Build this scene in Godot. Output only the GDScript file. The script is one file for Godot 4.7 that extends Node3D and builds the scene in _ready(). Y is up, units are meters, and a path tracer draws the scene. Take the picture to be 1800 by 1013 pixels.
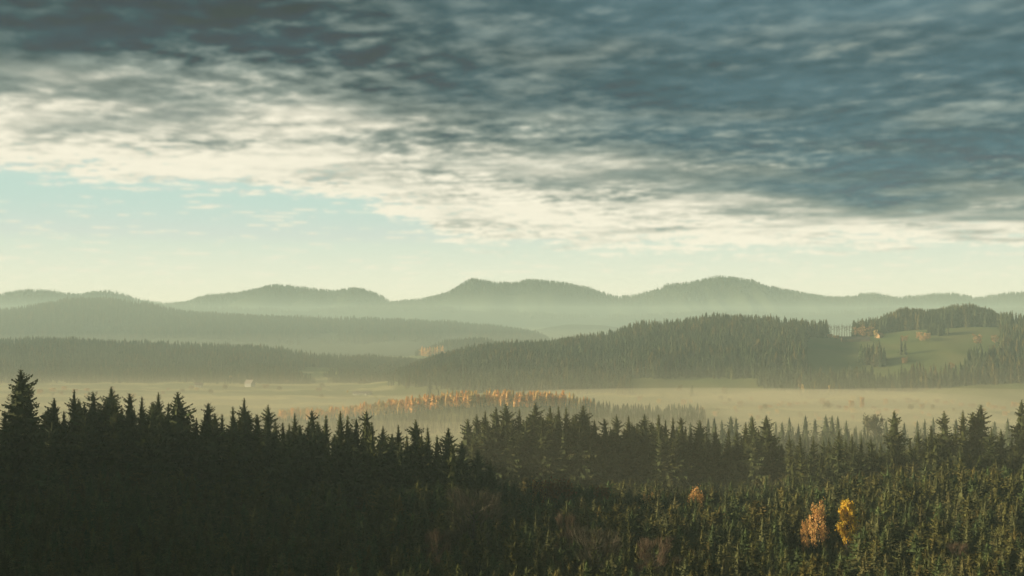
extends Node3D
# A misty autumn valley at sunrise: spruce stands in front, a low larch hill in the valley mist,
# forested ridges and mountains fading into the haze, a sheet of broken cloud above.

# ---------------------------------------------------------------- camera numbers (photo pixels, 1800 x 1013)
const EYE := 110.0          # metres above datum; the valley floor lies near 10
const F := 2021.0           # focal length in photo pixels
const YH := 560.0           # pixel row of the eye level
const FLOOR := 10.0
const SEED := 29
const EXPOSURE := 1.9
const AIR := Vector3(0.49, 0.56, 0.46)   # brightness of the air itself, as the picture shows it
const SUN_AZ := -97.0       # degrees from the view direction, left is negative
const SUN_EL := 13.0

var rng := RandomNumberGenerator.new()
var noise := FastNoiseLite.new()
var rough := FastNoiseLite.new()
var V := PackedVector3Array()
var C := PackedColorArray()
var M := {}
var names := {}

# ---------------------------------------------------------------- small helpers
func px_x(px: float, d: float) -> float: return (px - 900.0) / F * d
func px_y(py: float, d: float) -> float: return EYE + (YH - py) / F * d
func col_of(x: float, d: float) -> float: return 900.0 + x / d * F
func row_of(y: float, d: float) -> float: return YH + (EYE - y) / d * F

func numbered(called: String) -> String:
	var n: int = names.get(called, 0)
	names[called] = n + 1
	return called if n == 0 else "%s_%03d" % [called, n]

func tag(o: Node, label: String, category := "", group := "", kind := "") -> void:
	o.set_meta("label", label)
	if category: o.set_meta("category", category)
	if group: o.set_meta("group", group)
	if kind: o.set_meta("kind", kind)

func tri(a: Vector3, b: Vector3, c: Vector3, k: Color) -> void:
	V.append(a); V.append(b); V.append(c)
	C.append(k); C.append(k); C.append(k)

func quad(a: Vector3, b: Vector3, c: Vector3, d: Vector3, k: Color) -> void:
	tri(a, b, c, k); tri(a, c, d, k)

func commit() -> ArrayMesh:
	var n := PackedVector3Array()
	n.resize(V.size())
	for i in range(0, V.size(), 3):
		var m := (V[i + 2] - V[i]).cross(V[i + 1] - V[i]).normalized()
		if m.length_squared() < 0.5: m = Vector3.UP
		n[i] = m; n[i + 1] = m; n[i + 2] = m
	var a := []
	a.resize(Mesh.ARRAY_MAX)
	a[Mesh.ARRAY_VERTEX] = V; a[Mesh.ARRAY_NORMAL] = n; a[Mesh.ARRAY_COLOR] = C
	var mesh := ArrayMesh.new()
	mesh.add_surface_from_arrays(Mesh.PRIMITIVE_TRIANGLES, a)
	V = PackedVector3Array(); C = PackedColorArray()
	return mesh

func tube(a: Vector3, b: Vector3, ra: float, rb: float, sides: int, k: Color) -> void:
	var ax := (b - a).normalized()
	var u := ax.cross(Vector3(0.31, 0.2, 0.93)).normalized()
	var w := ax.cross(u)
	for i in sides:
		var p := TAU * i / sides
		var q := TAU * (i + 1) / sides
		var e := u * cos(p) + w * sin(p)
		var f := u * cos(q) + w * sin(q)
		quad(a + e * ra, a + f * ra, b + f * rb, b + e * rb, k)

func box(lo: Vector3, hi: Vector3, k: Color) -> void:
	var p := []
	for i in 8: p.append(Vector3(hi.x if i & 1 else lo.x, hi.y if i & 2 else lo.y, hi.z if i & 4 else lo.z))
	for f in [[0, 1, 3, 2], [5, 4, 6, 7], [4, 0, 2, 6], [1, 5, 7, 3], [2, 3, 7, 6], [4, 5, 1, 0]]:
		quad(p[f[0]], p[f[1]], p[f[2]], p[f[3]], k)

func leaf_mat(through: Color, tint := Color.WHITE) -> StandardMaterial3D:
	var m := StandardMaterial3D.new()
	m.vertex_color_use_as_albedo = true
	m.albedo_color = tint
	m.roughness = 0.85
	m.metallic_specular = 0.25
	m.cull_mode = BaseMaterial3D.CULL_DISABLED
	m.backlight_enabled = true
	m.backlight = through
	return m

func plain_mat() -> StandardMaterial3D:
	var m := StandardMaterial3D.new()
	m.vertex_color_use_as_albedo = true
	m.roughness = 0.9
	m.metallic_specular = 0.2
	return m

func add(parent: Node, called: String, mesh: Mesh, m: Material) -> MeshInstance3D:
	var o := MeshInstance3D.new()
	o.name = called; o.mesh = mesh; o.material_override = m
	parent.add_child(o, true)
	return o

# ---------------------------------------------------------------- camera, sky, sun, air
func setup_view() -> void:
	var cam := Camera3D.new()
	cam.name = "camera"
	cam.projection = Camera3D.PROJECTION_FRUSTUM
	cam.near = 1.0
	cam.far = 30000.0
	cam.size = 1013.0 / F
	cam.frustum_offset = Vector2(0, (YH - 506.5) / F)
	cam.position = Vector3(0, EYE, 0)
	add_child(cam)
	cam.current = true
	var e := Environment.new()
	e.background_mode = Environment.BG_SKY
	e.sky = Sky.new()
	var pm := PanoramaSkyMaterial.new()
	pm.panorama = ImageTexture.create_from_image(sky_image())
	e.sky.sky_material = pm
	e.tonemap_mode = Environment.TONE_MAPPER_LINEAR
	e.tonemap_exposure = EXPOSURE
	e.fog_enabled = true
	e.fog_density = 0.00005
	e.fog_light_color = Color(0.85, 1.0, 1.0)
	e.volumetric_fog_enabled = true
	e.volumetric_fog_density = 0.0
	e.sdfgi_enabled = true
	e.ssao_enabled = true
	e.ssil_enabled = true
	var we := WorldEnvironment.new()
	we.name = "world_environment"
	we.environment = e
	add_child(we)
	var sun := DirectionalLight3D.new()
	sun.name = "sun"
	var az := deg_to_rad(SUN_AZ)
	var el := deg_to_rad(SUN_EL)
	var s := Vector3(sin(az) * cos(el), sin(el), -cos(az) * cos(el))
	sun.basis = Basis.looking_at(-s)
	sun.light_energy = 1.6
	sun.light_color = Color(1.0, 0.92, 0.78)
	sun.light_angular_distance = 0.5
	sun.shadow_enabled = true
	sun.sky_mode = DirectionalLight3D.SKY_MODE_LIGHT_ONLY
	add_child(sun)

func lut(points: Array, x: float) -> float:
	if x <= points[0][0]: return points[0][1]
	for i in range(1, points.size()):
		if x < points[i][0]:
			var t: float = (x - points[i - 1][0]) / (points[i][0] - points[i - 1][0])
			t = t * t * (3.0 - 2.0 * t)
			return lerpf(points[i - 1][1], points[i][1], t)
	return points[-1][1]

func srgb(r: float, g: float, b: float) -> Vector3:
	var c := Color(r / 255.0, g / 255.0, b / 255.0).srgb_to_linear()
	return Vector3(c.r, c.g, c.b)

var cn := FastNoiseLite.new()
var cf := FastNoiseLite.new()
var ce := FastNoiseLite.new()
var k_bright: Vector3; var k_mid: Vector3; var k_dark_l: Vector3; var k_dark_r: Vector3
var k_low: Vector3; var k_high: Vector3
# elevation (degrees) of the cloud sheet's far edge, and depth of its sunlit rim, by azimuth
const EDGE := [[-180, 6.0], [-70, 7.0], [-24, 6.75], [-12.6, 6.35], [-8.4, 5.8], [-5.1, 4.8], [-2.8, 3.9], [2.8, 3.45], [11, 3.4], [24, 3.35], [70, 3.4], [180, 6.0]]
const RIM := [[-180, 2.0], [-60, 4.2], [-24, 4.2], [-10, 4.6], [2, 5.0], [10, 3.2], [18, 1.8], [26, 1.6], [60, 1.5], [180, 2.0]]

func sky_at(az: float, el: float) -> Vector3:
	var ra := deg_to_rad(az)
	var re := deg_to_rad(el)
	var q := 1.0 / (sin(re) + 0.035)
	var x := sin(ra) * cos(re) * q
	var z := cos(ra) * cos(re) * q
	var edge := lut(EDGE, az)
	var w := lut(RIM, az)
	# clear air below and between the clouds
	var up := clampf((el - 0.8) / 5.6, 0, 1)
	var clear := k_low.lerp(k_high, up * up * (3 - 2 * up))
	# cloud sheet
	var big := cn.get_noise_2d(x * 1.0 + 0.22 * z, z * 1.1)
	var small := cf.get_noise_2d(x * 1.25 + 0.2 * z, z * 1.25)
	var ragged := ce.get_noise_2d(x * 1.2, z * 1.6)
	var over := el - edge + ragged * 0.9 + small * 0.7
	var cover := smoothstep(-0.2, 0.4, over)
	var e := maxf(over, 0.0)
	var lit := exp(-pow(e / (w * 1.2), 1.7))
	var broad := ce.get_noise_2d(x * 0.55 + 12.0, z * 0.8 - 4.0)
	var patch := clampf(0.5 + 1.3 * ce.get_noise_2d(x * 0.9 - 20.0, z * 1.1 + 9.0), 0.1, 1.0)
	var m := 0.0 + lit * 0.94 + big * 0.34 + broad * 0.20 + small * (0.16 + 0.34 * patch)
	m = 0.5 * (m + sqrt(m * m + 0.012))
	m = minf(m, 1.0)
	var rt := smoothstep(-16.0, 18.0, az)
	if absf(az) > 90: rt = 0.5
	var dark := k_dark_l.lerp(k_dark_r, rt)
	var cloud := dark.lerp(k_mid, smoothstep(0.0, 0.55, m) * (1.0 - 0.15 * (1.0 - lit))).lerp(k_bright, smoothstep(0.42, 1.0, m))
	cloud *= 1.0 + (0.30 * small + 0.25 * ragged) * (1.0 - lit)
	# holes where the blue shows near the rim
	cover *= 1.0 - smoothstep(0.22, 0.5, -small - big * 0.4) * smoothstep(1.8, 0.2, e) * 0.45
	# a few thin wisps under the edge
	var wisp := smoothstep(0.22, 0.55, cf.get_noise_2d(x * 0.30 + 31.0, z * 1.1 + 7.0) + ragged * 0.3) * smoothstep(1.0, 2.2, el) * 0.85
	var c := clear.lerp(k_bright * 0.95, wisp * (1.0 - cover)).lerp(cloud, cover)
	# what the air between here and the sky adds and takes is left out of the sky itself
	var rise := sin(re) + 0.0005
	var through := exp(-0.00005 * minf(340.0 / rise, 10000.0) - 0.00013 * minf(80.0 / rise, 9000.0))
	c = (c - AIR * (1.0 - through)) / (through * EXPOSURE)
	return Vector3(maxf(c.x, 0.008), maxf(c.y, 0.014), maxf(c.z, 0.020))

func sky_image() -> Image:
	cn.seed = SEED; cn.noise_type = FastNoiseLite.TYPE_SIMPLEX_SMOOTH; cn.frequency = 1.1; cn.fractal_octaves = 5; cn.fractal_gain = 0.5
	cf.seed = 5; cf.noise_type = FastNoiseLite.TYPE_SIMPLEX_SMOOTH; cf.frequency = 4.4; cf.fractal_octaves = 4; cf.fractal_gain = 0.55
	ce.seed = 23; ce.noise_type = FastNoiseLite.TYPE_SIMPLEX_SMOOTH; ce.frequency = 0.75; ce.fractal_octaves = 3
	k_bright = srgb(244, 238, 217); k_mid = srgb(146, 157, 148); k_dark_l = srgb(60, 82, 88); k_dark_r = srgb(88, 114, 121)
	k_low = srgb(231, 230, 208); k_high = srgb(194, 218, 207)
	var w := 4096
	var h := 2048
	# the whole sky at a coarse step, and the same function at full detail in a window round the view
	var lw := 1024
	var im := Image.create_empty(lw, 512, false, Image.FORMAT_RGBF)
	for j in 512:
		var el := 90.0 - (j + 0.5) * 180.0 / 512
		for i in lw:
			if el < -1.0:
				im.set_pixel(i, j, Color(0.09, 0.10, 0.07))
				continue
			var az := fposmod((i + 0.5) * 360.0 / lw + 180.0, 360.0) - 180.0
			var c := sky_at(az, maxf(el, 0.0))
			im.set_pixel(i, j, Color(c.x, c.y, c.z))
	im.resize(w, h, Image.INTERPOLATE_BILINEAR)
	var step := 360.0 / w
	for j in range(int((90.0 - 19.0) / step), 1026):
		var el := 90.0 - (j + 0.5) * step
		for i in range(-330, 330):
			var c := sky_at((i + 0.5) * step, maxf(el, 0.0))
			im.set_pixel(posmod(i, w), j, Color(c.x, c.y, c.z))
	return im

# ---------------------------------------------------------------- terrain
# each ridge: depth of its crest, front and back width, and the crest's ground line in photo pixels
var ridges := []

func ridge(d: float, front: float, back: float, pts: Array, tree := 0.0, bump := 0.0) -> Dictionary:
	var table := PackedFloat32Array()
	for k in 401:                       # from -1100 px to 2900 px in steps of 10
		var px := -1100.0 + k * 10.0
		var py: float = pts[0][1]
		if px >= pts[-1][0]: py = pts[-1][1]
		else:
			for i in range(1, pts.size()):
				if px < pts[i][0] and px >= pts[i - 1][0]:
					py = lerpf(pts[i - 1][1], pts[i][1], (px - pts[i - 1][0]) / (pts[i][0] - pts[i - 1][0]))
		table.append(px_y(py, d) - tree)
	var r := {"d": d, "front": front, "back": back, "table": table, "bump": bump}
	ridges.append(r)
	return r

func crest(r: Dictionary, x: float) -> float:
	var d: float = r.d
	var k := clampf((col_of(x, d) + 1100.0) / 10.0, 0.0, 399.99)
	var i := int(k)
	var t: PackedFloat32Array = r.table
	return lerpf(t[i], t[i + 1], k - i)

const SPUR := [[-150, 88], [40, 94], [110, 121], [190, 124], [262, 113], [300, 84], [340, 66], [420, 42], [520, 0]]
const NEAR := [[-150, 104], [0, 106], [40, 98], [90, 80], [150, 70], [200, 63], [260, 57], [330, 52], [400, 47], [500, 37], [650, 24], [820, 14], [1000, 10], [1100, 10]]

func ground(x: float, d: float) -> float:
	var h := FLOOR + 1.5 * rough.get_noise_2d(x * 0.25, d * 0.25)
	if d < 1100.0:
		var n := NEAR
		var v: float = n[-1][1]
		for i in range(1, n.size()):
			if d < n[i][0]:
				v = lerpf(n[i - 1][1], n[i][1], (d - n[i - 1][0]) / (n[i][0] - n[i - 1][0]))
				break
		# the slope leans up to the left, where a wooded spur stands beside the frame
		var left := smoothstep(-20.0, -150.0, x) * smoothstep(520.0, 330.0, d)
		v += 7.0 * left
		var spur := exp(-pow((x + 300.0) / 70.0, 2.0))
		v = lerpf(v, maxf(v, lut(SPUR, d)), spur)
		h = maxf(h, v + 0.8 * rough.get_noise_2d(x, d))
	for r in ridges:
		var u: float = d - r.d
		var s: float = -u / r.front if u < 0.0 else u / r.back
		if r.bump > 0.0 and u < 0.0 and s < 1.4: s /= 1.0 + 0.30 * noise.get_noise_2d(x * 0.55, r.d)
		if s >= 1.0: continue
		var c := crest(r, x)
		if c <= FLOOR: continue
		var f := 0.5 + 0.5 * cos(PI * s)
		var b: float = r.bump
		if b > 0.0: c += b * noise.get_noise_2d(x * 0.6, d * 0.6) * (1.0 - f) * 2.0
		h = maxf(h, FLOOR + (c - FLOOR) * f)
	return h

func on_ground(x: float, d: float, sink := 0.4) -> Vector3:
	return Vector3(x, ground(x, d) - sink, -d)

func land_colour(x: float, d: float, y: float) -> Color:
	var n := noise.get_noise_2d(x * 2.0, d * 2.0)
	# closed forest, seen from so far that the trees merge
	if d > 3000.0: return Color(0.050, 0.058, 0.029).lerp(Color(0.064, 0.072, 0.036), clampf(0.5 + n, 0, 1) * 0.6)
	var meadow := Color(0.10, 0.125, 0.04).lerp(Color(0.15, 0.145, 0.055), clampf(0.5 + n * 1.2, 0, 1))
	if y < 16.0:
		# mown and stubble strips on the valley floor
		var strip := sin(d * 0.045 + x * 0.004 + 3.0 * n)
		if strip > 0.55: meadow = meadow.lerp(Color(0.34, 0.30, 0.14), 0.8)
	return meadow

func sheet(called: String, d0: float, d1: float, cols: int, grow: float, step0: float) -> void:
	var rows := []
	var d := d0
	while d < d1:
		rows.append(d)
		d += step0 + grow * maxf(d, 0.0)
	rows.append(d1)
	var pts := PackedVector3Array()
	var cs := PackedColorArray()
	for dd in rows:
		for i in cols + 1:
			var x: float = (2.0 * i / cols - 1.0) * (620.0 + 0.60 * maxf(dd, 0.0))
			var y := ground(x, dd)
			pts.append(Vector3(x, y, -dd))
			cs.append(land_colour(x, dd, y))
	var idx := PackedInt32Array()
	for j in rows.size() - 1:
		for i in cols:
			var a := j * (cols + 1) + i
			var b := a + cols + 1
			idx.append_array([a, b, a + 1, a + 1, b, b + 1])
	var nrm := PackedVector3Array()
	nrm.resize(pts.size())
	for k in range(0, idx.size(), 3):
		var m := (pts[idx[k + 1]] - pts[idx[k]]).cross(pts[idx[k + 2]] - pts[idx[k]])
		if m.y < 0: m = -m
		for q in 3: nrm[idx[k + q]] += m
	for k in nrm.size(): nrm[k] = nrm[k].normalized()
	var a := []
	a.resize(Mesh.ARRAY_MAX)
	a[Mesh.ARRAY_VERTEX] = pts; a[Mesh.ARRAY_NORMAL] = nrm; a[Mesh.ARRAY_COLOR] = cs; a[Mesh.ARRAY_INDEX] = idx
	var mesh := ArrayMesh.new()
	mesh.add_surface_from_arrays(Mesh.PRIMITIVE_TRIANGLES, a)
	var o := add(self, called, mesh, M.ground)
	o.set_meta("kind", "structure")

var hill_right: Dictionary; var ridge_left: Dictionary; var ridge_far: Dictionary; var larch_hill: Dictionary
var bump_hill: Dictionary; var mountain: Dictionary; var foothill: Dictionary; var faint_hill: Dictionary

func build_terrain() -> void:
	larch_hill = ridge(1150, 190, 160, [[-400, 780], [380, 770], [460, 752], [560, 741], [640, 731], [720, 723], [800, 714], [860, 711], [960, 711], [1000, 716], [1050, 727], [1100, 741], [1160, 757], [1230, 770], [2400, 780]])
	hill_right = ridge(1900, 640, 420, [[-1100, 690], [520, 690], [620, 672], [700, 660], [760, 648], [840, 636], [900, 628], [980, 622], [1060, 614], [1100, 598], [1140, 593], [1190, 586], [1250, 580], [1300, 580], [1350, 585], [1400, 591], [1450, 594], [1475, 591], [1500, 592], [1520, 588], [1580, 580], [1640, 576], [1700, 573], [1740, 574], [1770, 584], [1800, 596], [1900, 604], [2100, 600], [2900, 600]], 0, 5.0)
	ridge_left = ridge(2350, 700, 500, [[-1100, 612], [0, 616], [70, 614], [150, 617], [300, 622], [400, 625], [480, 628], [560, 635], [640, 638], [720, 640], [900, 650], [1200, 660], [2900, 660]], 0, 4.0)
	bump_hill = ridge(2950, 250, 250, [[-1100, 690], [660, 660], [700, 632], [740, 622], [790, 612], [830, 609], [870, 614], [930, 628], [1000, 650], [2900, 690]])
	ridge_far = ridge(4500, 1100, 600, [[-1100, 556], [0, 555], [50, 550], [100, 542], [150, 533], [190, 534], [250, 540], [290, 550], [330, 557], [400, 561], [500, 566], [600, 568], [700, 571], [800, 576], [880, 583], [940, 593], [975, 602], [1020, 612], [1100, 620], [2900, 620]], 0, 10.0)
	faint_hill = ridge(5900, 700, 500, [[-1100, 590], [900, 590], [960, 576], [1000, 570], [1060, 572], [1120, 580], [1300, 584], [1600, 580], [2900, 580]], 0, 10.0)
	foothill = ridge(7400, 900, 700, [[-1100, 545], [0, 543], [180, 540], [300, 541], [420, 545], [560, 548], [690, 538], [760, 541], [900, 552], [1000, 558], [1100, 560], [1250, 552], [1400, 556], [1560, 546], [1700, 550], [1800, 545], [2900, 548]], 0, 25.0)
	mountain = ridge(9000, 1900, 900, [[-1100, 520], [-400, 508], [-200, 530], [0, 529], [25, 519], [60, 513], [100, 517], [140, 523], [190, 515], [215, 520], [240, 530], [290, 538], [340, 534], [370, 524], [430, 518], [490, 505], [540, 510], [590, 516], [625, 510], [650, 515], [690, 535], [740, 530], [790, 518], [830, 493], [870, 501], [905, 502], [930, 495], [980, 500], [1030, 509], [1080, 526], [1110, 524], [1150, 515], [1170, 505], [1220, 499], [1260, 490], [1310, 495], [1340, 506], [1400, 518], [1450, 527], [1500, 526], [1525, 518], [1560, 529], [1590, 525], [1640, 522], [1665, 519], [1710, 531], [1740, 524], [1780, 519], [1800, 519], [2000, 505], [2300, 530], [2900, 510]], 0, 70.0)
	sheet("ground", -150.0, 6600.0, 300, 0.011, 6.0)
	sheet("mountains", 6600.0, 10300.0, 420, 0.0, 60.0)

# ---------------------------------------------------------------- trees
func spruce_crown(sd: int, h: float, r: float, start: float, whorls: int, boughs: int, segs: int, ragged: float, base: Color, twin := 0.0, taper := 0.8, fine := 1.0) -> ArrayMesh:
	rng.seed = sd
	var lop := rng.randf() * TAU
	for i in whorls:
		var t := start + (1.0 - start) * pow((i + rng.randf() * 0.9) / whorls, 0.92)
		var env := r * pow(1.0 - t, taper) * (1.0 - 0.35 * smoothstep(start + 0.14, start, t))
		env *= 1.0 + 0.22 * sin(t * 37.0 + sd)
		var n := maxi(4, int(boughs * (0.55 + 0.45 * (1.0 - t))))
		for b in n:
			var az := TAU * (b + rng.randf()) / n + i * 2.4
			var l := env * rng.randf_range(0.62, 1.14) * (1.0 + 0.16 * cos(az - lop))
			if rng.randf() < ragged: l *= rng.randf_range(0.35, 0.7)
			l += 0.010 * h * (0.4 + rng.randf() * 0.5)
			var out := Vector3(cos(az), 0, sin(az))
			var side := Vector3(-sin(az), 0, cos(az))
			var rise := lerpf(-0.30, 0.45, t * t) + rng.randf_range(-0.16, 0.16)
			var sag := (1.0 - t) * 0.34
			var o := Vector3(0, t * h, 0)
			if twin > 0.0 and t > 0.62: o += Vector3(1, 0, 0.3) * twin * (1.0 if b % 2 else -1.0) * smoothstep(0.62, 0.8, t)
			var tone := rng.randf_range(0.66, 1.3)
			var k := Color(base.r * tone * rng.randf_range(0.9, 1.15), base.g * tone, base.b * tone * rng.randf_range(0.85, 1.15))
			var w := (0.20 * l + 0.012 * h * (1.0 - 0.75 * t)) * fine
			var prev := o + out * l * 0.06
			for s in segs:
				var f := float(s + 1) / segs
				var p := o + out * l * f + Vector3.UP * l * (rise * f - sag * f * f + 0.16 * f * f * f)
				var fat := w * (1.2 - 0.75 * f) * rng.randf_range(0.7, 1.3)
				var ahead := out * fat * 0.6
				var mid := (prev + p) * 0.5
				tri(prev, p, mid + side * fat + ahead - Vector3.UP * fat * rng.randf_range(0.4, 1.2), k)
				tri(prev, mid - side * fat + ahead - Vector3.UP * fat * rng.randf_range(0.4, 1.2), p, k)
				tri(prev, p, mid - Vector3.UP * fat * rng.randf_range(1.0, 1.9) + side * fat * rng.randf_range(-0.4, 0.4), k)
				prev = p
	# the dense inner needles round the stem
	var levels := maxi(6, whorls / 2)
	for i in levels:
		var t := start + (0.97 - start) * float(i) / levels
		var env := r * pow(1.0 - t, taper) * 0.5
		for b in 7:
			var az := TAU * (b + rng.randf()) / 7.0
			var wd := rng.randf_range(0.35, 0.6)
			var tone := rng.randf_range(0.7, 1.2)
			var lo := t * h - env * rng.randf_range(0.2, 0.9)
			tri(Vector3(0, minf(t + 1.7 * (1.0 - start) / levels, 1.0) * h, 0), Vector3(cos(az - wd), 0, sin(az - wd)) * env * rng.randf_range(0.6, 1.2) + Vector3.UP * lo, Vector3(cos(az + wd), 0, sin(az + wd)) * env * rng.randf_range(0.6, 1.2) + Vector3.UP * lo, Color(base.r * tone, base.g * tone, base.b * tone))
	# leader shoot
	var kk := base
	for a in 3:
		var az := TAU * a / 3.0
		tri(Vector3(cos(az), 0, sin(az)) * 0.009 * h + Vector3.UP * 0.97 * h, Vector3(cos(az + 2.1), 0, sin(az + 2.1)) * 0.009 * h + Vector3.UP * 0.97 * h, Vector3.UP * h * 1.004, kk)
	return commit()

func trunk_mesh(h: float, r: float, top: float, k: Color) -> ArrayMesh:
	var n := 5
	var prev := Vector3(0, 0, 0)
	for i in n:
		var a := float(i) / n
		var b := float(i + 1) / n
		var p := Vector3(0.004 * h * sin(b * 5.0), h * top * b, 0.004 * h * cos(b * 4.0) - 0.004 * h)
		tube(prev, p, r * (1.0 - 0.85 * a) * (1.35 if i == 0 else 1.0), r * (1.0 - 0.85 * b), 6, k)
		prev = p
	return commit()

# broadleaf tree: [limbs mesh, crown mesh]; twigs = true gives a bare crown of fine upright twigs
func broadleaf(sd: int, h: float, r: float, clear: float, leaves: int, size: float, base: Color, twigs := false, upright := 0.45) -> Array:
	rng.seed = sd
	var bark := Color(0.09, 0.075, 0.06)
	var ends := []
	var top := Vector3(rng.randf_range(-0.04, 0.04) * h, h * 0.72, rng.randf_range(-0.04, 0.04) * h)
	tube(Vector3.ZERO, top * 0.5, 0.022 * h, 0.015 * h, 6, bark)
	tube(top * 0.5, top, 0.015 * h, 0.006 * h, 5, bark)
	ends.append(top + Vector3.UP * h * 0.14)
	tube(top, ends[0], 0.006 * h, 0.002 * h, 4, bark)
	for i in 15:
		var t := lerpf(clear, 0.70, pow((i + rng.randf()) / 15.0, 0.8))
		var az := i * 2.399 + rng.randf()
		var o := top * (t / 0.72)
		var reach := r * sqrt(maxf(0.05, 1.0 - pow((t - 0.42) / 0.5, 2.0))) * rng.randf_range(0.6, 1.05)
		var e := o + Vector3(cos(az), 0, sin(az)) * reach + Vector3.UP * reach * rng.randf_range(0.35, 0.9) * upright * 2.0
		var mid := (o + e) * 0.5 + Vector3.UP * reach * -0.06
		tube(o, mid, 0.008 * h, 0.005 * h, 4, bark)
		tube(mid, e, 0.005 * h, 0.0016 * h, 4, bark)
		ends.append(e)
		ends.append(mid.lerp(e, 0.4) + Vector3(rng.randf_range(-1, 1), rng.randf_range(0.1, 1), rng.randf_range(-1, 1)) * reach * 0.32)
		ends.append(mid.lerp(e, 0.8) + Vector3(rng.randf_range(-1, 1), rng.randf_range(0.0, 1.2), rng.randf_range(-1, 1)) * reach * 0.34)
		tube(mid, ends[-2], 0.004 * h, 0.001 * h, 3, bark)
		tube(mid.lerp(e, 0.6), ends[-1], 0.003 * h, 0.001 * h, 3, bark)
	var limbs := commit()
	for i in leaves:
		var c: Vector3 = ends[rng.randi() % ends.size()]
		var tone := rng.randf_range(0.6, 1.35)
		var k := Color(base.r * tone, base.g * tone * rng.randf_range(0.85, 1.15), base.b * tone)
		if twigs:
			var a := c + Vector3(rng.randf_range(-1, 1), rng.randf_range(-1.0, 0.4), rng.randf_range(-1, 1)) * r * 0.20
			var dirn := Vector3(a.x / r * 0.7 + rng.randf_range(-0.4, 0.4), rng.randf_range(0.5, 1.2), a.z / r * 0.7 + rng.randf_range(-0.4, 0.4)).normalized()
			var l := h * rng.randf_range(0.06, 0.15)
			var sd2 := dirn.cross(Vector3(rng.randf_range(-1, 1), 0.1, rng.randf_range(-1, 1))).normalized() * h * 0.0024
			tri(a - sd2, a + sd2, a + dirn * l, k)
			tri(a + dirn * l * 0.4 - sd2 * 0.7, a + dirn * l * 0.4 + sd2 * 0.7, a + dirn * l * 0.7 + sd2 * 14.0, k)
		else:
			var g := Vector3(rng.randfn(), rng.randfn() * 0.9, rng.randfn()) * r * 0.15
			var p := c + g
			var u := Vector3(rng.randf_range(-1, 1), rng.randf_range(-1, 1), rng.randf_range(-1, 1)).normalized()
			var v := u.cross(Vector3(rng.randf_range(-1, 1), rng.randf_range(-1, 1), rng.randf_range(-1, 1))).normalized()
			var s := size * rng.randf_range(0.6, 1.3)
			quad(p + u * s, p + v * s * 0.6, p - u * s, p - v * s * 0.6, k)
	return [limbs, commit()]

var kinds := {}   # name -> array of {trunk, crown, mat, h, r}

func build_kinds() -> void:
	var needle := Color(0.060, 0.072, 0.030)
	var young := Color(0.082, 0.086, 0.033)
	var bark := Color(0.085, 0.065, 0.048)
	kinds.mature = []
	var shapes := [[30, 7.0, 0.16, 48, 8, 0.25, 0.0], [30, 6.0, 0.2, 46, 8, 0.3, 0.0], [30, 8.2, 0.12, 50, 9, 0.35, 0.0], [30, 5.2, 0.24, 44, 7, 0.2, 0.0], [30, 7.0, 0.18, 46, 8, 0.42, 1.0], [30, 6.4, 0.3, 36, 7, 0.5, 0.0], [30, 8.0, 0.08, 54, 9, 0.3, 0.0]]
	for i in shapes.size():
		var s: Array = shapes[i]
		kinds.mature.append({"h": 30.0, "r": s[1], "crown": spruce_crown(100 + i, s[0], s[1], s[2], s[3], s[4], 4, s[5], needle, s[6], [0.70, 0.74, 0.66, 0.72, 0.64, 0.62, 0.64][i]), "trunk": trunk_mesh(30.0, 0.28, 0.95, bark), "mat": [M.needle, M.needle_warm][i % 2]})
	kinds.young = []
	for i in 6:
		var r: float = [2.9, 2.5, 3.3, 2.3, 3.7, 2.7][i]
		kinds.young.append({"h": 10.0, "r": r, "crown": spruce_crown(200 + i, 10.0, r, 0.03, 38, 10, 3, 0.3, young, 0.0, 0.60, 0.7), "trunk": trunk_mesh(10.0, 0.12, 0.93, bark), "mat": [M.needle, M.needle_warm, M.needle_blue][i % 3]})
	kinds.middle = []
	for i in 4:
		var r: float = [6.0, 7.0, 5.2, 7.6][i]
		kinds.middle.append({"h": 26.0, "r": r, "crown": spruce_crown(300 + i, 26.0, r, 0.1, 22, 7, 2, 0.3, needle, 0.0, 0.68), "trunk": trunk_mesh(26.0, 0.25, 0.93, bark), "mat": M.needle})
	kinds.far = []
	for i in 4:
		var r: float = [5.6, 6.8, 5.0, 7.6][i]
		kinds.far.append({"h": 25.0, "r": r, "crown": spruce_crown(400 + i, 25.0, r, 0.05, 11, 6, 1, 0.25, Color(0.052, 0.062, 0.028), 0.0, 0.64), "mat": M.needle})
	kinds.larch = []
	for i in 5:
		var r: float = [4.4, 5.2, 4.0, 5.6, 4.8][i]
		kinds.larch.append({"h": 15.0, "r": r, "crown": spruce_crown(500 + i, 15.0, r, 0.22, 15, 7, 2, 0.3, [Color(0.72, 0.40, 0.12), Color(0.76, 0.46, 0.15), Color(0.62, 0.41, 0.14), Color(0.70, 0.36, 0.11), Color(0.44, 0.32, 0.11)][i], 0.0, 0.55), "trunk": trunk_mesh(15.0, 0.2, 0.93, bark), "mat": M.leaf})
	kinds.bush = []
	for i in 4:
		var b := broadleaf(600 + i, 10.0, [3.6, 2.8, 4.2, 3.2][i], 0.12, 420, 0.55, [Color(0.50, 0.31, 0.15), Color(0.54, 0.39, 0.15), Color(0.30, 0.17, 0.08), Color(0.20, 0.16, 0.07)][i])
		kinds.bush.append({"h": 10.0, "r": 3.5, "crown": b[1], "trunk": b[0], "mat": M.leaf})

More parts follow.
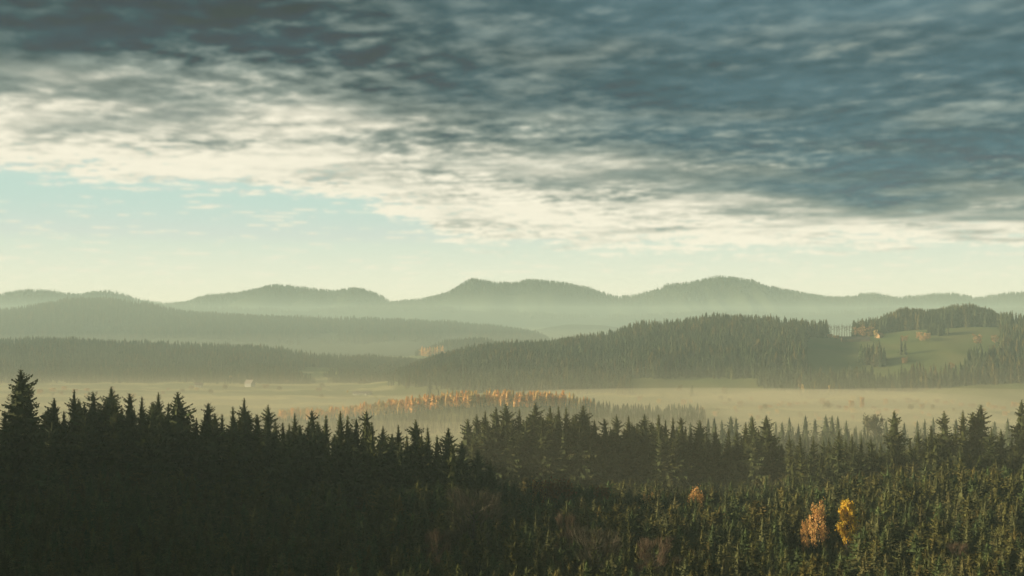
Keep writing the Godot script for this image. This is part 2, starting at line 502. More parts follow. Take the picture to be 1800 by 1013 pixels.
func tree(called: String, kind: Dictionary, at: Vector3, h: float, wide: float, turn: float, label: String, group := "", category := "tree") -> Node3D:
	var o := Node3D.new()
	o.name = numbered(called)
	add_child(o)
	var s: float = h / kind.h
	o.transform = Transform3D(Basis(Vector3.UP, turn).scaled_local(Vector3(s * wide, s, s * wide)), at)
	add(o, "trunk", kind.trunk, M.bark)
	add(o, "crown", kind.crown, kind.mat)
	tag(o, label, category, group)
	return o

# one object for a wood too thick to count; colours vary from tree to tree
func wood(called: String, kind_list: Array, list: Array, label: String, category := "forest") -> void:
	var root := Node3D.new()
	root.name = numbered(called)
	add_child(root)
	tag(root, label, category, "", "stuff")
	for v in kind_list.size():
		var mine := []
		for i in range(v, list.size(), kind_list.size()): mine.append(list[i])
		if mine.is_empty(): continue
		var mm := MultiMesh.new()
		mm.transform_format = MultiMesh.TRANSFORM_3D
		mm.use_colors = true
		mm.mesh = kind_list[v].crown
		mm.instance_count = mine.size()
		for i in mine.size():
			var t: Dictionary = mine[i]
			var s: float = t.h / kind_list[v].h
			mm.set_instance_transform(i, Transform3D(Basis(Vector3.UP, t.turn).scaled_local(Vector3(s * t.wide, s, s * t.wide)), t.at))
			mm.set_instance_color(i, t.tint)
		var o := MultiMeshInstance3D.new()
		o.name = "crowns"
		o.multimesh = mm
		o.material_override = kind_list[v].mat
		o.set_meta("kind", "stuff")
		root.add_child(o, true)

func spec(x: float, d: float, h: float, wide := 1.0, sink := 0.4) -> Dictionary:
	var b := rng.randf_range(0.62, 1.45)
	return {"at": on_ground(x, d, sink), "x": x, "d": d, "h": h, "wide": wide, "turn": rng.randf() * TAU, "tint": Color(b * rng.randf_range(0.9, 1.2), b, b * rng.randf_range(0.85, 1.1)), "v": rng.randi()}

# share of the picture each tree of a list shows, nearer ones first; cover is kept between calls
var cover := PackedFloat32Array()
func rank(list: Array) -> void:
	list.sort_custom(func(a, b): return a.d < b.d)
	if cover.is_empty():
		cover.resize(900)
		cover.fill(1013.0)
	for t in list:
		var top := row_of(t.at.y + t.h, t.d)
		var foot := row_of(t.at.y, t.d)
		var half: float = (t.h * 0.13 * t.wide + 0.3) / t.d * F
		var c := col_of(t.x, t.d)
		var seen := 0.0
		for k in range(int((c - half) / 2.0), int((c + half) / 2.0) + 1):
			if k < 0 or k >= 900: continue
			var off := absf(k * 2.0 - c) / half
			var y := lerpf(top, foot, minf(off, 1.0) * 0.85)
			if y < cover[k]:
				seen += cover[k] - y
				cover[k] = y
		t.seen = seen

# ---------------------------------------------------------------- the stands in front
const LEFT_TOPS := [[36, 650, 0.95, 6], [8, 722, 1.0, 1], [62, 742, 1.0, 3], [95, 700, 1.0, 0], [112, 722, 0.9, 3], [130, 685, 0.9, 1], [163, 688, 1.0, 4], [195, 680, 1.05, 0], [214, 715, 0.9, 1], [228, 691, 0.9, 5], [249, 697, 0.85, 3], [278, 690, 0.9, 1], [296, 708, 0.9, 3], [312, 690, 1.15, 2], [345, 735, 1.0, 1], [366, 708, 1.0, 5], [390, 727, 0.8, 3], [409, 714, 0.85, 3], [429, 700, 0.95, 1], [452, 728, 0.9, 5], [471, 712, 1.0, 0], [497, 742, 0.9, 3], [518, 727, 0.9, 1], [548, 721, 0.9, 5], [573, 729, 0.9, 3], [598, 723, 0.9, 1], [611, 730, 0.8, 3], [626, 735, 0.9, 4], [644, 722, 1.0, 5], [673, 750, 0.9, 0], [700, 747, 0.9, 1], [731, 738, 1.2, 0], [752, 751, 0.9, 3], [768, 765, 0.9, 1], [788, 753, 1.0, 2], [812, 775, 1.0, 0], [840, 792, 1.1, 2], [862, 808, 1.0, 0]]
const MID_TOPS := [[822, 737, 1.1, 2], [838, 729, 1, 0], [853, 722, 0.9, 1], [872, 716, 1, 0], [889, 711, 1.1, 2], [913, 719, 0.9, 1], [941, 708, 1.15, 0], [967, 714, 1, 1], [982, 714, 0.9, 3], [995, 716, 0.9, 1], [1025, 714, 1.2, 2], [1045, 738, 1, 0], [1063, 736, 1, 5], [1084, 729, 1, 0], [1105, 731, 1, 1], [1133, 728, 1.1, 0], [1158, 728, 0.9, 3], [1170, 738, 0.9, 1], [1183, 734, 0.9, 3], [1197, 734, 1, 5], [1214, 752, 0.9, 1], [1230, 739, 1.25, 2], [1258, 749, 0.9, 1], [1281, 752, 0.9, 3], [1294, 757, 1, 0], [1311, 742, 1, 1], [1323, 732, 0.9, 1], [1347, 731, 1.15, 0], [1362, 764, 1, 1]]
const RIGHT_TOPS := [[1388, 765, 0.9, 1], [1407, 764, 0.9, 3], [1430, 767, 0.9, 1], [1448, 775, 0.9, 0], [1457, 769, 0.8, 3], [1475, 756, 0.9, 1], [1487, 772, 0.9, 3], [1498, 762, 0.85, 3], [1514, 770, 0.8, 1], [1531, 769, 1, 0], [1548, 778, 0.9, 1], [1572, 722, 1.05, 0], [1600, 770, 0.9, 3], [1614, 757, 0.9, 1], [1637, 747, 0.95, 3], [1660, 723, 1.05, 0], [1680, 752, 0.9, 1], [1693, 721, 0.9, 1], [1710, 724, 0.9, 5], [1724, 712, 1.15, 2], [1743, 752, 0.9, 1], [1760, 755, 1, 0], [1779, 768, 0.9, 3], [1796, 703, 1.0, 0], [1815, 740, 1.0, 1]]

func profile(list: Array, px: float) -> float:
	# the lower envelope of listed tops, for filling a stand
	var best := 2000.0
	var far := 1e9
	for t in list:
		var off: float = absf(t[0] - px)
		if off < far:
			far = off
			best = t[1]
	return best

func build_stands() -> void:
	rng.seed = 42
	var big := []
	for t in LEFT_TOPS:
		var d: float = 252.0 if t[0] == 36 else rng.randf_range(276, 292)
		var x := px_x(t[0], d)
		var s := spec(x, d, 1.0, t[2])
		s.wide *= 1.08; s.h = px_y(t[1], d) - s.at.y; s.v = t[3]; s.stand = 0; s.sky = true; s.tall = t[0] == 36
		big.append(s)
	for t in MID_TOPS:
		var d := rng.randf_range(350, 366)
		var s := spec(px_x(t[0], d), d, 1.0, t[2])
		s.wide *= 1.08; s.h = px_y(t[1], d) - s.at.y; s.v = t[3]; s.stand = 1; s.sky = true; s.tall = false
		big.append(s)
	for t in RIGHT_TOPS:
		var d := rng.randf_range(330, 352)
		var s := spec(px_x(t[0], d), d, 1.0, t[2])
		s.wide *= 1.08; s.h = px_y(t[1], d) - s.at.y; s.v = t[3]; s.stand = 2; s.sky = true; s.tall = false
		big.append(s)
	# filling trees, lower than the listed skyline
	for k in 780:
		var st := k % 3
		var px: float = [rng.randf_range(-330, 868), rng.randf_range(815, 1365), rng.randf_range(1365, 1860)][st]
		var d: float = [rng.randf_range(262, 318), rng.randf_range(344, 392), rng.randf_range(318, 400)][st]
		var tops: Array = [LEFT_TOPS, MID_TOPS, RIGHT_TOPS][st]
		var y := profile(tops, px) + rng.randf_range(14, 54) + (40.0 if st == 2 and profile(tops, px) < 735 else 0.0)
		var s := spec(px_x(px, d), d, 1.0, rng.randf_range(0.85, 1.2))
		s.h = px_y(y, d) - s.at.y; s.stand = st; s.tall = false
		if s.h > 6.0: big.append(s)
	# young growth and plantation in front
	var small := []
	var d := 150.0
	while d < 348.0:
		var px := -70.0 + rng.randf() * 20.0
		while px < 1870.0:
			var gap := 2.5 + 1.1 * rng.randf()
			var dd := d + rng.randf_range(-1.6, 1.6)
			var x := px_x(px, dd)
			px += gap / dd * F
			var left := px < 880.0
			if left and dd > 268.0: continue
			if dd > 338.0 and px < 1370.0: continue
			var hh := lerpf(5.0, 9.5, smoothstep(150, 260, dd)) + 5.0 * smoothstep(1350, 1700, px) * smoothstep(230, 320, dd)
			hh *= rng.randf_range(0.55, 1.35)
			if left: hh *= 1.0 + 0.35 * smoothstep(215, 265, dd)
			if (absf(px - 1492.0) < 34.0 or absf(px - 1442.0) < 38.0) and dd > 196.0 and dd < 241.0: hh *= 0.5
			if noise.get_noise_2d(x * 6.0, dd * 6.0) < -0.5: continue
			var s := spec(x, dd, hh, rng.randf_range(0.8, 1.35), 0.2)
			s.stand = 3; s.shade = left
			small.append(s)
		d += 2.8
	rank(small)
	rank(big)
	big.sort_custom(func(a, b): return a.seen > b.seen)
	small.sort_custom(func(a, b): return a.seen > b.seen)
	var rest := []
	var what := ["mature spruce of the dark shaded stand", "mature spruce of the long stand behind the plantation", "spruce of the loose mixed-height wood behind the plantation"]
	var grp := ["spruces of the dark shaded stand", "spruces of the long stand behind the plantation", "spruces of the mixed-height wood"]
	for i in big.size():
		var t: Dictionary = big[i]
		var k: Dictionary = kinds.mature[t.v % kinds.mature.size()]
		if i < 290 and t.seen > 8.0:
			if t.tall: tree("spruce_tree", k, t.at, t.h, t.wide, t.turn, "tallest broad dark spruce, standing out above the shaded stand beside it")
			else:
				var look: String = ["pointed", "slender", "broad", "narrow", "twin-topped", "thin ragged", "wide-skirted"][t.v % 7]
				tree("spruce_tree", k, t.at, t.h, t.wide, t.turn, look + " " + what[t.stand] + (", on its skyline" if t.has("sky") else ", below its skyline"), grp[t.stand])
		else: rest.append(t)
	wood("spruce_wood", kinds.mature, rest, "inner trees of the mature spruce stands, hidden among their neighbours")
	rest = []
	for i in small.size():
		var t: Dictionary = small[i]
		if i < 295:
			tree("young_spruce", kinds.young[t.v % kinds.young.size()], t.at, t.h, t.wide, t.turn, (["stubby", "slim", "broad", "narrow", "wide bushy", "even"][t.v % 6] + " young spruce ") + ("in the dark thicket below the shaded stand" if t.shade else "of the close-planted plantation"), "young spruces below the shaded stand" if t.shade else "young spruces of the plantation")
		else: rest.append(t)
	wood("young_spruce_thicket", kinds.young, rest, "dense thicket of young spruces covering the near slope", "thicket")

func build_spur() -> void:
	# the wooded spur left of the frame, whose shadow lies over the near slope
	rng.seed = 77
	var list := []
	for k in 900:
		var x := rng.randf_range(-400, -215)
		var d := rng.randf_range(-60, 450)
		if absf(x) < 0.47 * d + 18.0: continue
		list.append(spec(x, d, rng.randf_range(20, 30)))
	wood("spur_spruce_wood", kinds.middle, list, "spruce wood on the spur beside the near slope")

func build_autumn() -> void:
	rng.seed = 9
	# [px, py of the top, py of the foot, distance, kind, name, label]
	var yellow := broadleaf(701, 10.0, 2.5, 0.10, 3400, 0.22, Color(0.70, 0.48, 0.06), false, 0.8)
	var orange := broadleaf(702, 10.0, 3.4, 0.14, 2100, 0.20, Color(0.60, 0.36, 0.13), false, 0.6)
	var rust := broadleaf(703, 10.0, 4.2, 0.10, 2200, 0.24, Color(0.19, 0.085, 0.036), false, 0.45)
	var bare := broadleaf(704, 10.0, 3.4, 0.08, 2600, 0.2, Color(0.10, 0.088, 0.06), true, 0.6)
	var brown := broadleaf(705, 10.0, 3.2, 0.08, 2600, 0.2, Color(0.11, 0.078, 0.05), true, 0.6)
	var shapes := {"yellow": yellow, "orange": orange, "rust": rust, "bare": bare, "brown": brown}
	var made := {}
	for n in shapes: made[n] = {"h": 9.3, "r": 4.0, "trunk": shapes[n][0], "crown": shapes[n][1], "mat": M.bark if n in ["bare", "brown"] else M.leaf}
	var spots := [
		[1490, 880, 238, 9.5, 0.72, "yellow", "birch_tree", "bright yellow birch glowing among the young spruces"],
		[1440, 889, 236, 7.5, 0.66, "orange", "birch_tree", "pale orange birch beside the bright yellow birch"],
		[1416, 918, 233, 3.6, 0.6, "orange", "birch_sapling", "small orange sapling at the foot of the pale orange birch"],
		[1225, 864, 285, 9.5, 0.7, "orange", "birch_tree", "small orange-leaved tree at the sunlit edge of the plantation"],
		[1142, 872, 282, 7.5, 0.6, "orange", "birch_sapling", "thin orange sapling between spruces at the plantation's sunlit edge"],
		[976, 846, 290, 11.0, 0.95, "rust", "beech_tree", "round rust-red beech at the corner of the shaded stand"],
		[945, 850, 292, 8.0, 0.6, "orange", "beech_sapling", "slim orange beech sapling beside the rust-red beech"],
		[1058, 858, 288, 8.5, 0.5, "rust", "beech_sapling", "narrow rusty sapling by itself at the plantation's edge"],
		[830, 862, 226, 13.0, 1.1, "bare", "bare_tree", "large leafless grey-brown tree with fine twigs below the shaded stand"],
		[1042, 930, 188, 9.5, 1.05, "bare", "bare_tree", "leafless grey tree on the dark near slope below the plantation"],
		[1150, 950, 180, 9.0, 1.0, "brown", "bare_tree", "leafless brown tree with a round twiggy crown on the dark near slope"],
		[1000, 905, 215, 8.0, 0.8, "brown", "bare_tree", "slight leafless brown tree behind the grey one on the near slope"],
		[770, 935, 195, 7.0, 0.9, "brown", "bare_tree", "small leafless brown tree in the thicket under the large grey-brown one"],
		[1685, 955, 205, 6.5, 0.85, "brown", "bare_tree", "brown twiggy shrub among the young spruces below the yellow birch"],
	]
	for s in spots:
		var x := px_x(s[0], s[2])
		var at := on_ground(x, s[2], 0.1)
		var h := px_y(s[1], s[2]) - at.y
		tree(s[6], made[s[5]], at, maxf(h, s[3] * 0.5), s[4] * s[3] / maxf(h, s[3] * 0.5), rng.randf() * TAU, s[7])

# ---------------------------------------------------------------- the valley
func build_valley() -> void:
	rng.seed = 5
	# larches along the crest of the low hill
	for k in 270:
		var px := 490.0 + 560.0 * (k + rng.randf() * 0.8) / 270.0
		if px > 985 and k % 3: continue
		var d := 1128.0 + rng.randf_range(-14, 20)
		var h := rng.randf_range(12.5, 18.0) * lerpf(0.72, 1.0, smoothstep(490, 760, px))
		var lv := rng.randi() % 5
		tree("larch_tree", kinds.larch[lv], on_ground(px_x(px, d), d), h, rng.randf_range(0.95, 1.3), rng.randf() * TAU, ["golden orange", "pale golden", "straw-coloured narrow", "deep orange broad", "greenish yellow"][lv] + " larch on the crest of the low hill in the mist", "golden larches on the low hill")
	var list := []
	for k in 1500:
		var px := rng.randf_range(430, 1240)
		var d := rng.randf_range(985, 1108)
		if px > 1000: d = rng.randf_range(985, 1165)
		list.append(spec(px_x(px, d), d, rng.randf_range(6, 9.5) + 7.0 * smoothstep(960, 1060, px), rng.randf_range(0.8, 1.3)))
	wood("hill_spruce_wood", kinds.far, list, "grey-green wood on the slope of the low hill below the golden larches")
	# hazy spruces behind the mixed wood
	var tops := [[1245, 735], [1256, 734], [1269, 738], [1285, 731], [1294, 733], [1321, 730], [1347, 730], [1364, 741], [1375, 741], [1388, 733], [1404, 744], [1416, 730], [1433, 736], [1452, 729], [1463, 730], [1473, 731], [1488, 738], [1505, 748], [1520, 744], [1558, 738], [1590, 742], [1613, 739], [1626, 736], [1641, 733], [1681, 736], [1700, 745], [1749, 740], [1772, 735], [1790, 742], [1214, 742], [1190, 748]]
	for t in tops:
		var d := rng.randf_range(760, 840)
		var at := on_ground(px_x(t[0], d), d)
		tree("hazy_spruce", kinds.middle[rng.randi() % 4], at, px_y(t[1], d) - at.y, rng.randf_range(0.9, 1.3), rng.randf() * TAU, "pale hazy spruce in the belt at the edge of the misty meadow", "hazy spruces along the meadow")
	var bl := broadleaf(720, 10.0, 4.4, 0.1, 2600, 0.32, Color(0.11, 0.10, 0.05))
	var db := 800.0
	var p0 := on_ground(px_x(1537, db), db)
	tree("broad_tree", {"h": 9.4, "trunk": bl[0], "crown": bl[1], "mat": M.leaf}, p0, px_y(733, db) - p0.y, 0.55, 1.0, "broad round-crowned hazy tree between the hazy spruces")
	list = []
	for k in 900:
		var px := rng.randf_range(1180, 1880)
		var d := rng.randf_range(560, 850)
		var h := rng.randf_range(9, 19)
		if row_of(ground(px_x(px, d), d) + h, d) < 746: continue
		list.append(spec(px_x(px, d), d, h, rng.randf_range(0.9, 1.3)))
	wood("belt_spruce_wood", kinds.middle, list, "hazy belt of spruces and scrub in front of the misty meadow")
	# autumn trees and hedges on the valley floor: [px, foot row, height in px, width factor, variant]
	var vt := [[1497, 722, 20, 0.7, 0], [1516, 725, 30, 0.35, 0], [1557, 716, 16, 0.8, 0], [1576, 730, 12, 1.2, 0], [1628, 707, 8, 1.2, 1], [1662, 709, 9, 1.6, 0], [1675, 711, 12, 1.2, 1], [1690, 709, 9, 1.6, 0], [1749, 712, 10, 1.8, 0], [1764, 712, 9, 1.8, 0], [1783, 719, 15, 1.1, 0], [1792, 714, 14, 1.0, 1], [1338, 722, 10, 1.5, 0], [1352, 719, 8, 2.0, 0], [1370, 716, 7, 2.2, 0], [1388, 717, 10, 1.6, 0], [1402, 714, 8, 2.0, 0], [1416, 714, 9, 1.5, 1], [1366, 730, 12, 1.2, 1], [1300, 718, 6, 2.0, 2], [1236, 722, 8, 1.2, 1], [1262, 724, 6, 2.0, 2], [1275, 712, 6, 2.2, 2], [1320, 735, 9, 1.6, 1], [1440, 741, 9, 1.4, 0], [1544, 736, 14, 0.9, 0], [1600, 722, 9, 1.6, 2], [1640, 722, 12, 1.0, 2], [1710, 718, 9, 2.0, 2], [1445, 712, 9, 1.5, 2], [1462, 716, 7, 2.2, 2], [1535, 722, 8, 1.8, 2],
		[70, 696, 13, 1.3, 0], [92, 692, 11, 1.5, 0], [112, 690, 12, 1.3, 0], [132, 692, 9, 1.8, 0], [152, 690, 8, 1.8, 0], [320, 692, 9, 1.6, 2], [370, 694, 10, 1.5, 2], [345, 688, 8, 1.8, 1], [405, 668, 10, 1.2, 1], [505, 676, 9, 1.4, 2], [560, 690, 9, 1.5, 2], [565, 702, 10, 1.2, 2], [505, 740, 14, 1.1, 0], [528, 733, 12, 1.3, 0], [470, 742, 12, 1.4, 0], [540, 724, 10, 1.4, 1]]
	for k in 26:
		vt.append([rng.randf_range(1190, 1800), rng.randf_range(706, 738), rng.randf_range(7, 14), rng.randf_range(0.9, 1.8), rng.randi() % 3])
	for k in 46:
		var at_left := k % 3 == 0
		vt.append([rng.randf_range(20, 620) if at_left else rng.randf_range(1120, 1820), rng.randf_range(680, 704) if at_left else rng.randf_range(688, 710), rng.randf_range(7, 13), rng.randf_range(0.9, 1.6), 2 if k % 5 else 1])
	for t in vt:
		var d: float = (EYE - FLOOR) * F / (t[1] - YH)
		var x := px_x(t[0], d)
		for q in 3:
			d = (EYE - ground(x, d)) * F / (t[1] - YH)
			x = px_x(t[0], d)
		var slim: bool = t[3] < 0.75
		var v: int = t[4] if t[4] != 2 else 2 + rng.randi() % 2
		var h: float = t[2] / F * d
		var lab: String = "slender golden poplar rising from the misty meadow" if slim and t[2] > 25 else "soft orange poplar beside the slender golden one on the meadow" if slim else ["orange autumn hedge tree in the mist of the valley floor", "yellow autumn tree in the mist of the valley floor", "brown bushy hedge in the mist of the valley floor", "grey-brown bushy hedge in the mist of the valley floor"][v]
		var g: String = "" if slim else ["orange valley trees", "yellow valley trees", "brown valley hedges", "grey-brown valley hedges"][v]
		tree("poplar_tree" if slim else "valley_tree", kinds.bush[v], on_ground(x, d, 0.2), h, t[3] * (1.0 if slim else 0.9), rng.randf() * TAU, lab, g)

# forests on the ridges; test(px, py, x, d) says where trees stand
func cover_ridge(called: String, label: String, n: int, x0: float, x1: float, d0: float, d1: float, h0: float, h1: float, sd: int, test: Callable) -> void:
	rng.seed = sd
	var list := []
	for k in n:
		var d := rng.randf_range(d0, d1)
		var px := rng.randf_range(x0, x1)
		var x := px_x(px, d)
		var y := ground(x, d)
		if not test.call(px, row_of(y, d), x, d, y): continue
		var patch := noise.get_noise_2d(x * 2.2 + 900.0, d * 2.2)
		var t := spec(x, d, rng.randf_range(h0, h1) * (1.0 + 0.35 * patch) * lerpf(0.5, 1.0, smoothstep(FLOOR, FLOOR + 30.0, y)), rng.randf_range(0.85, 1.35), 0.5)
		if called == "knoll_crown_forest": t.h *= lerpf(0.4, 1.0, smoothstep(1500, 1600, px)) * lerpf(1.0, 0.55, smoothstep(1738, 1770, px))
		if rough.get_noise_2d(x * 0.7, d * 0.7) + patch > 0.32: t.tint *= Color(1.55, 1.1, 0.9)
		list.append(t)
	wood(called, kinds.far, list, label)

func right_forest(px: float, py: float, x: float, d: float, _y: float) -> bool:
	var n := noise.get_noise_2d(x * 1.5, d * 1.5)
	var edge := n * 9.0
	if px > 1110 + edge and px < 1335 + edge * 3.0 and py > 662 + edge + absf(px - 1230.0) * 0.05 and py < 696: return false      # meadow at the foot
	if px > 1418 + edge and px < 1455 and d < 1860: return py > 672 + edge
	if px >= 1455 and px < 1499: return py > 672 + edge
	if px >= 1418 and px < 1760 + edge:
		if d > 1852 + n * 16.0: return px < 1768
		if py > 640 + edge and px > 1700 + edge: return true
		if py > 668 + edge * 1.3: return true
		return n > 0.5
	var n2 := rough.get_noise_2d(x * 0.5, d * 0.5)
	return _y > maxf(15.0, 17.0 + n * 26.0 + n2 * 10.0) or (_y > 11.5 and n2 > 0.28 and px > 720)

func build_ridges() -> void:
	cover_ridge("ridge_forest", "dark hazy spruce forest with a toothed skyline along the long low ridge", 17000, -120, 1000, 1740, 2440, 17, 28, 31, func(px, py, x, d, y): return (py < 676 + 14.0 * noise.get_noise_2d(x, d)) and noise.get_noise_2d(x * 1.3, d * 1.3 + 70.0) > -0.3)
	cover_ridge("hilltop_forest", "dark spruce forest covering the rounded hill and the knoll beside it", 15000, 560, 1900, 1420, 1960, 17, 30, 32, right_forest)
	cover_ridge("knoll_crown_forest", "dark rounded wood on the far end of the hill above the open meadow", 2600, 1500, 1768, 1862, 1960, 26, 35, 37, func(_px, _py, _x, _d, _y): return true)
	cover_ridge("knoll_forest", "small hazy wood on the knoll between the two forested ridges", 1300, 670, 960, 2850, 3020, 18, 28, 33, func(_px, _py, _x, _d, y): return y > 16.0)
	cover_ridge("far_ridge_forest", "pale hazy forest covering the far wooded ridge below the mountains", 16000, -150, 1080, 3750, 4600, 18, 30, 34, func(_px, _py, x, d, y): return y > 22.0 and noise.get_noise_2d(x * 0.7, d * 0.7) > -0.34)
	cover_ridge("mountain_forest", "faint trees roughening the crests of the far mountains", 14000, -100, 1900, 8300, 9120, 18, 34, 35, func(_px, _py, _x, _d, _y): return true)
	cover_ridge("foothill_forest", "faint forest on the pale foothills in front of the mountains", 7000, -100, 1900, 7150, 7500, 18, 32, 36, func(_px, _py, x, d, _y): return noise.get_noise_2d(x * 0.4, d * 0.4) > -0.1)
	rng.seed = 61
	# golden trees on the small knoll
	for k in 9:
		var d := rng.randf_range(2785, 2830)
		var px := 742.0 + 36.0 * k / 8.0
		var x := px_x(px, d)
		tree("larch_tree", kinds.larch[k % 5], on_ground(x, d), px_y(609, d) - ground(x, d) + rng.randf_range(-4, 4), 1.3, rng.randf() * TAU, "golden larch in the little bright patch before the hazy knoll", "golden larches on the hazy knoll")
	# avenue of tall bare trees on the saddle
	var av := broadleaf(730, 10.0, 0.9, 0.35, 110, 0.2, Color(0.13, 0.11, 0.08), true, 0.9)
	for k in 9:
		var d := 1890.0 + rng.randf_range(-6, 6)
		var px := 1457.0 + 4.6 * k
		var x := px_x(px, d)
		var at := on_ground(x, d)
		tree("avenue_tree", {"h": 9.3, "trunk": av[0], "crown": av[1], "mat": M.bark}, at, px_y(567 + rng.randf() * 3.0, d) - at.y, 1.0, rng.randf() * TAU, "tall thin leafless tree in the row on the saddle of the hill", "row of leafless trees on the saddle")
	# autumn trees round the hill farm: [px, top, foot, width, variant]
	for t in [[1460, 586, 596, 1.4, 0], [1470, 588, 597, 1.6, 0], [1508, 572, 592, 1.0, 2], [1524, 572, 594, 1.2, 2], [1540, 577, 596, 0.6, 1], [1616, 580, 597, 0.9, 0], [1630, 582, 599, 1.0, 0], [1622, 588, 600, 1.0, 0], [1719, 585, 607, 1.0, 2], [1750, 588, 604, 1.4, 2], [1768, 590, 606, 1.4, 1], [1590, 588, 601, 1.3, 2], [1672, 634, 648, 1.0, 2], [1590, 626, 640, 1.0, 2], [1195, 676, 692, 0.8, 3], [1273, 676, 694, 0.7, 3], [1410, 672, 694, 0.7, 1], [1460, 672, 690, 0.8, 1], [1380, 610, 628, 0.8, 3], [1712, 640, 656, 1.2, 3]]:
		var d := 1840.0
		var x := px_x(t[0], d)
		for q in 40:
			x = px_x(t[0], d)
			if row_of(ground(x, d), d) >= t[2]: break
			d -= 14.0
		var h: float = (t[2] - t[1]) / F * d
		var v: int = t[4]
		tree("hillside_tree", kinds.bush[v], on_ground(x, d, 0.2), h, t[3], rng.randf() * TAU, ["orange autumn tree by the meadows of the rounded hill", "yellow autumn tree by the meadows of the rounded hill", "brown bare-looking tree by the meadows of the rounded hill", "dark round tree standing alone on the hill's meadows"][v], ["orange hillside trees", "yellow hillside trees", "brown hillside trees", "dark hillside trees"][v])

func house(called: String, px: float, foot: float, d_start: float, size: Vector3, roof_h: float, turn: float, wall: Color, roof: Color, label: String, n_win: int) -> void:
	var d := d_start
	var x := px_x(px, d)
	for q in 80:
		x = px_x(px, d)
		if row_of(ground(x, d), d) >= foot: break
		d -= 8.0
	var o := Node3D.new()
	o.name = numbered(called)
	add_child(o)
	o.transform = Transform3D(Basis(Vector3.UP, turn), on_ground(x, d, 0.6))
	var hx := size.x * 0.5
	var hz := size.z * 0.5
	box(Vector3(-hx, 0, -hz), Vector3(hx, size.y, hz), wall)
	# gables
	for s in [-1.0, 1.0]: tri(Vector3(hx * s, size.y, -hz), Vector3(hx * s, size.y, hz), Vector3(hx * s, size.y + roof_h, 0), wall)
	add(o, "wall", commit(), M.plain)
	for s in [-1.0, 1.0]:
		var e := Vector3(0, size.y - 0.25, (hz + 0.6) * s)
		var r := Vector3(0, size.y + roof_h + 0.1, 0)
		var ox := Vector3(hx + 0.5, 0, 0)
		var th := Vector3(0, 0.25, 0)
		quad(e - ox, e + ox, r + ox, r - ox, roof)
		quad(e - ox + th, e + ox + th, r + ox + th, r - ox + th, roof)
		quad(e - ox, e + ox, e + ox + th, e - ox + th, roof)
	var rf := add(o, "roof", commit(), M.plain)
	box(Vector3(hx * 0.4, size.y + roof_h * 0.5, -0.4), Vector3(hx * 0.4 + 0.8, size.y + roof_h + 1.0, 0.4), Color(0.25, 0.13, 0.09))
	add(rf, "chimney", commit(), M.plain)
	for k in n_win:
		var wx := -hx + size.x * (k + 0.5) / n_win
		box(Vector3(wx - 0.5, size.y * 0.45, hz), Vector3(wx + 0.5, size.y * 0.75, hz + 0.06), Color(0.03, 0.03, 0.035))
		add(o, "window", commit(), M.plain)
	tag(o, label, "house")

func build_houses() -> void:
	house("farmhouse", 439, 680, 2300, Vector3(12, 5.5, 9), 5.0, -0.5, Color(0.36, 0.35, 0.32), Color(0.24, 0.2, 0.17), "white farmhouse with a steep gable at the foot of the long ridge", 3)
	house("farmhouse", 352, 682, 2300, Vector3(11, 4.5, 8), 3.5, 0.3, Color(0.70, 0.68, 0.62), Color(0.22, 0.16, 0.13), "small pale cottage in the haze at the foot of the long ridge", 3)
	for k in 3:
		house("cottage", 626.0 + 11.0 * k, 694, 2000, Vector3(8, 3.0, 6), 1.8, 0.1 * k, Color(0.72, 0.70, 0.64), Color(0.2, 0.17, 0.15), "tiny white cottage of the row beyond the larch hill", 2)
		get_child(get_child_count() - 1).set_meta("group", "row of white cottages")
	house("barn", 1504, 600, 1880, Vector3(42, 4.0, 14), 3.5, -0.06, Color(0.20, 0.15, 0.10), Color(0.10, 0.085, 0.07), "long low dark barn on the saddle of the rounded hill", 4)
	house("farmhouse", 1547, 593, 1880, Vector3(8, 4.5, 8), 3.0, 0.4, Color(0.34, 0.21, 0.10), Color(0.26, 0.13, 0.06), "small orange farmhouse next to the long dark barn", 2)

# ---------------------------------------------------------------- mist
func mist(x0: float, x1: float, d0: float, d1: float, y0: float, y1: float, density: float, label: String, tone := Color(1.0, 0.97, 0.82)) -> void:
	var f := FogVolume.new()
	f.name = numbered("mist")
	f.shape = RenderingServer.FOG_VOLUME_SHAPE_BOX
	f.size = Vector3(x1 - x0, y1 - y0, d1 - d0)
	f.position = Vector3((x0 + x1) * 0.5, (y0 + y1) * 0.5, -(d0 + d1) * 0.5)
	var m := FogMaterial.new()
	m.albedo = tone
	m.density = density
	f.material = m
	tag(f, label, "mist", "", "stuff")
	add_child(f)

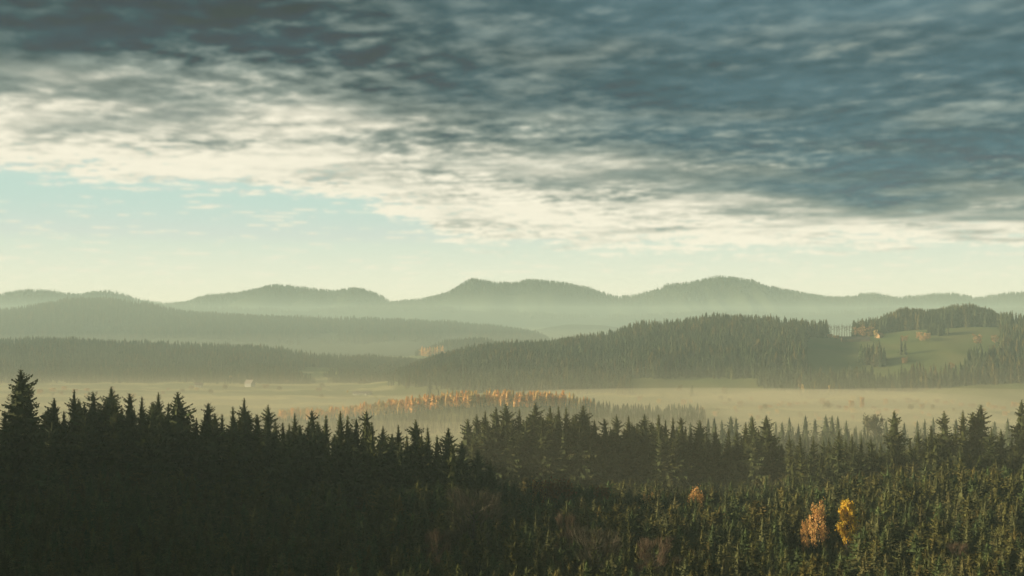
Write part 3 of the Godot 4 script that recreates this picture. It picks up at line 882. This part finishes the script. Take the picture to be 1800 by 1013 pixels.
func build_mist() -> void:
	mist(-6300, 6300, -120, 9900, -20, 190, 0.00013, "pale green-grey haze lying over all the hills", Color(0.91, 1.0, 0.95))
	mist(-260, 260, 300, 342, 30, 96, 0.0009, "faint haze hanging between the shaded stand and the wood behind it")
	mist(-3600, 3600, 430, 8400, 2, 62, 0.00009, "thin pale mist filling the whole valley between the ridges")
	for top in [13.0, 15.0, 17.5, 20.5, 24.0, 28.0, 33.0, 39.0]:
		mist(-3300 + top * 5.0, 3300 - top * 5.0, 620 + top * 2.0, 2100 - top * 14.0, 0.2 + top * 0.02, top, 0.00020, "golden mist lying low over the valley floor, thickest at the meadows")
		get_child(get_child_count() - 1).set_meta("group", "layers of low valley mist")
	mist(-2600, 2600, 440, 1120, 1, 31, 0.0010, "soft mist between the near stands and the low larch hill")
	# drifting banks: [px, distance, length, height, depth, density]
	for b in [[1250, 1340, 760, 38, 260, 0.0038], [1650, 1350, 640, 36, 260, 0.0036], [520, 1230, 560, 34, 280, 0.0012], [230, 1280, 600, 34, 300, 0.0010], [1480, 1080, 420, 30, 240, 0.0026], [1050, 980, 360, 30, 200, 0.0018], [620, 960, 400, 28, 180, 0.0018]]:
		var f := FogVolume.new()
		f.name = numbered("mist_bank")
		f.shape = RenderingServer.FOG_VOLUME_SHAPE_ELLIPSOID
		f.size = Vector3(b[2], b[3], b[4])
		f.position = Vector3(px_x(b[0], b[1]), FLOOR - 1.0, -b[1])
		var m := FogMaterial.new()
		m.albedo = Color(1.0, 0.96, 0.80)
		m.density = b[5]
		f.material = m
		tag(f, "bank of bright mist drifting over the valley meadows", "mist", "banks of valley mist", "stuff")
		add_child(f)

func _ready() -> void:
	noise.seed = 3; noise.frequency = 0.004; noise.fractal_octaves = 4
	rough.seed = 8; rough.frequency = 0.03; rough.fractal_octaves = 3
	setup_view()
	M.needle = leaf_mat(Color(0.10, 0.12, 0.05))
	M.needle_warm = leaf_mat(Color(0.10, 0.12, 0.05), Color(1.0, 0.97, 0.86))
	M.needle_blue = leaf_mat(Color(0.10, 0.12, 0.05), Color(0.86, 0.97, 0.95))
	M.leaf = leaf_mat(Color(0.55, 0.5, 0.3))
	M.bark = plain_mat()
	M.plain = plain_mat()
	M.ground = plain_mat()
	build_terrain()
	build_kinds()
	build_ridges()
	build_houses()
	build_valley()
	build_stands()
	build_spur()
	build_autumn()
	build_mist()
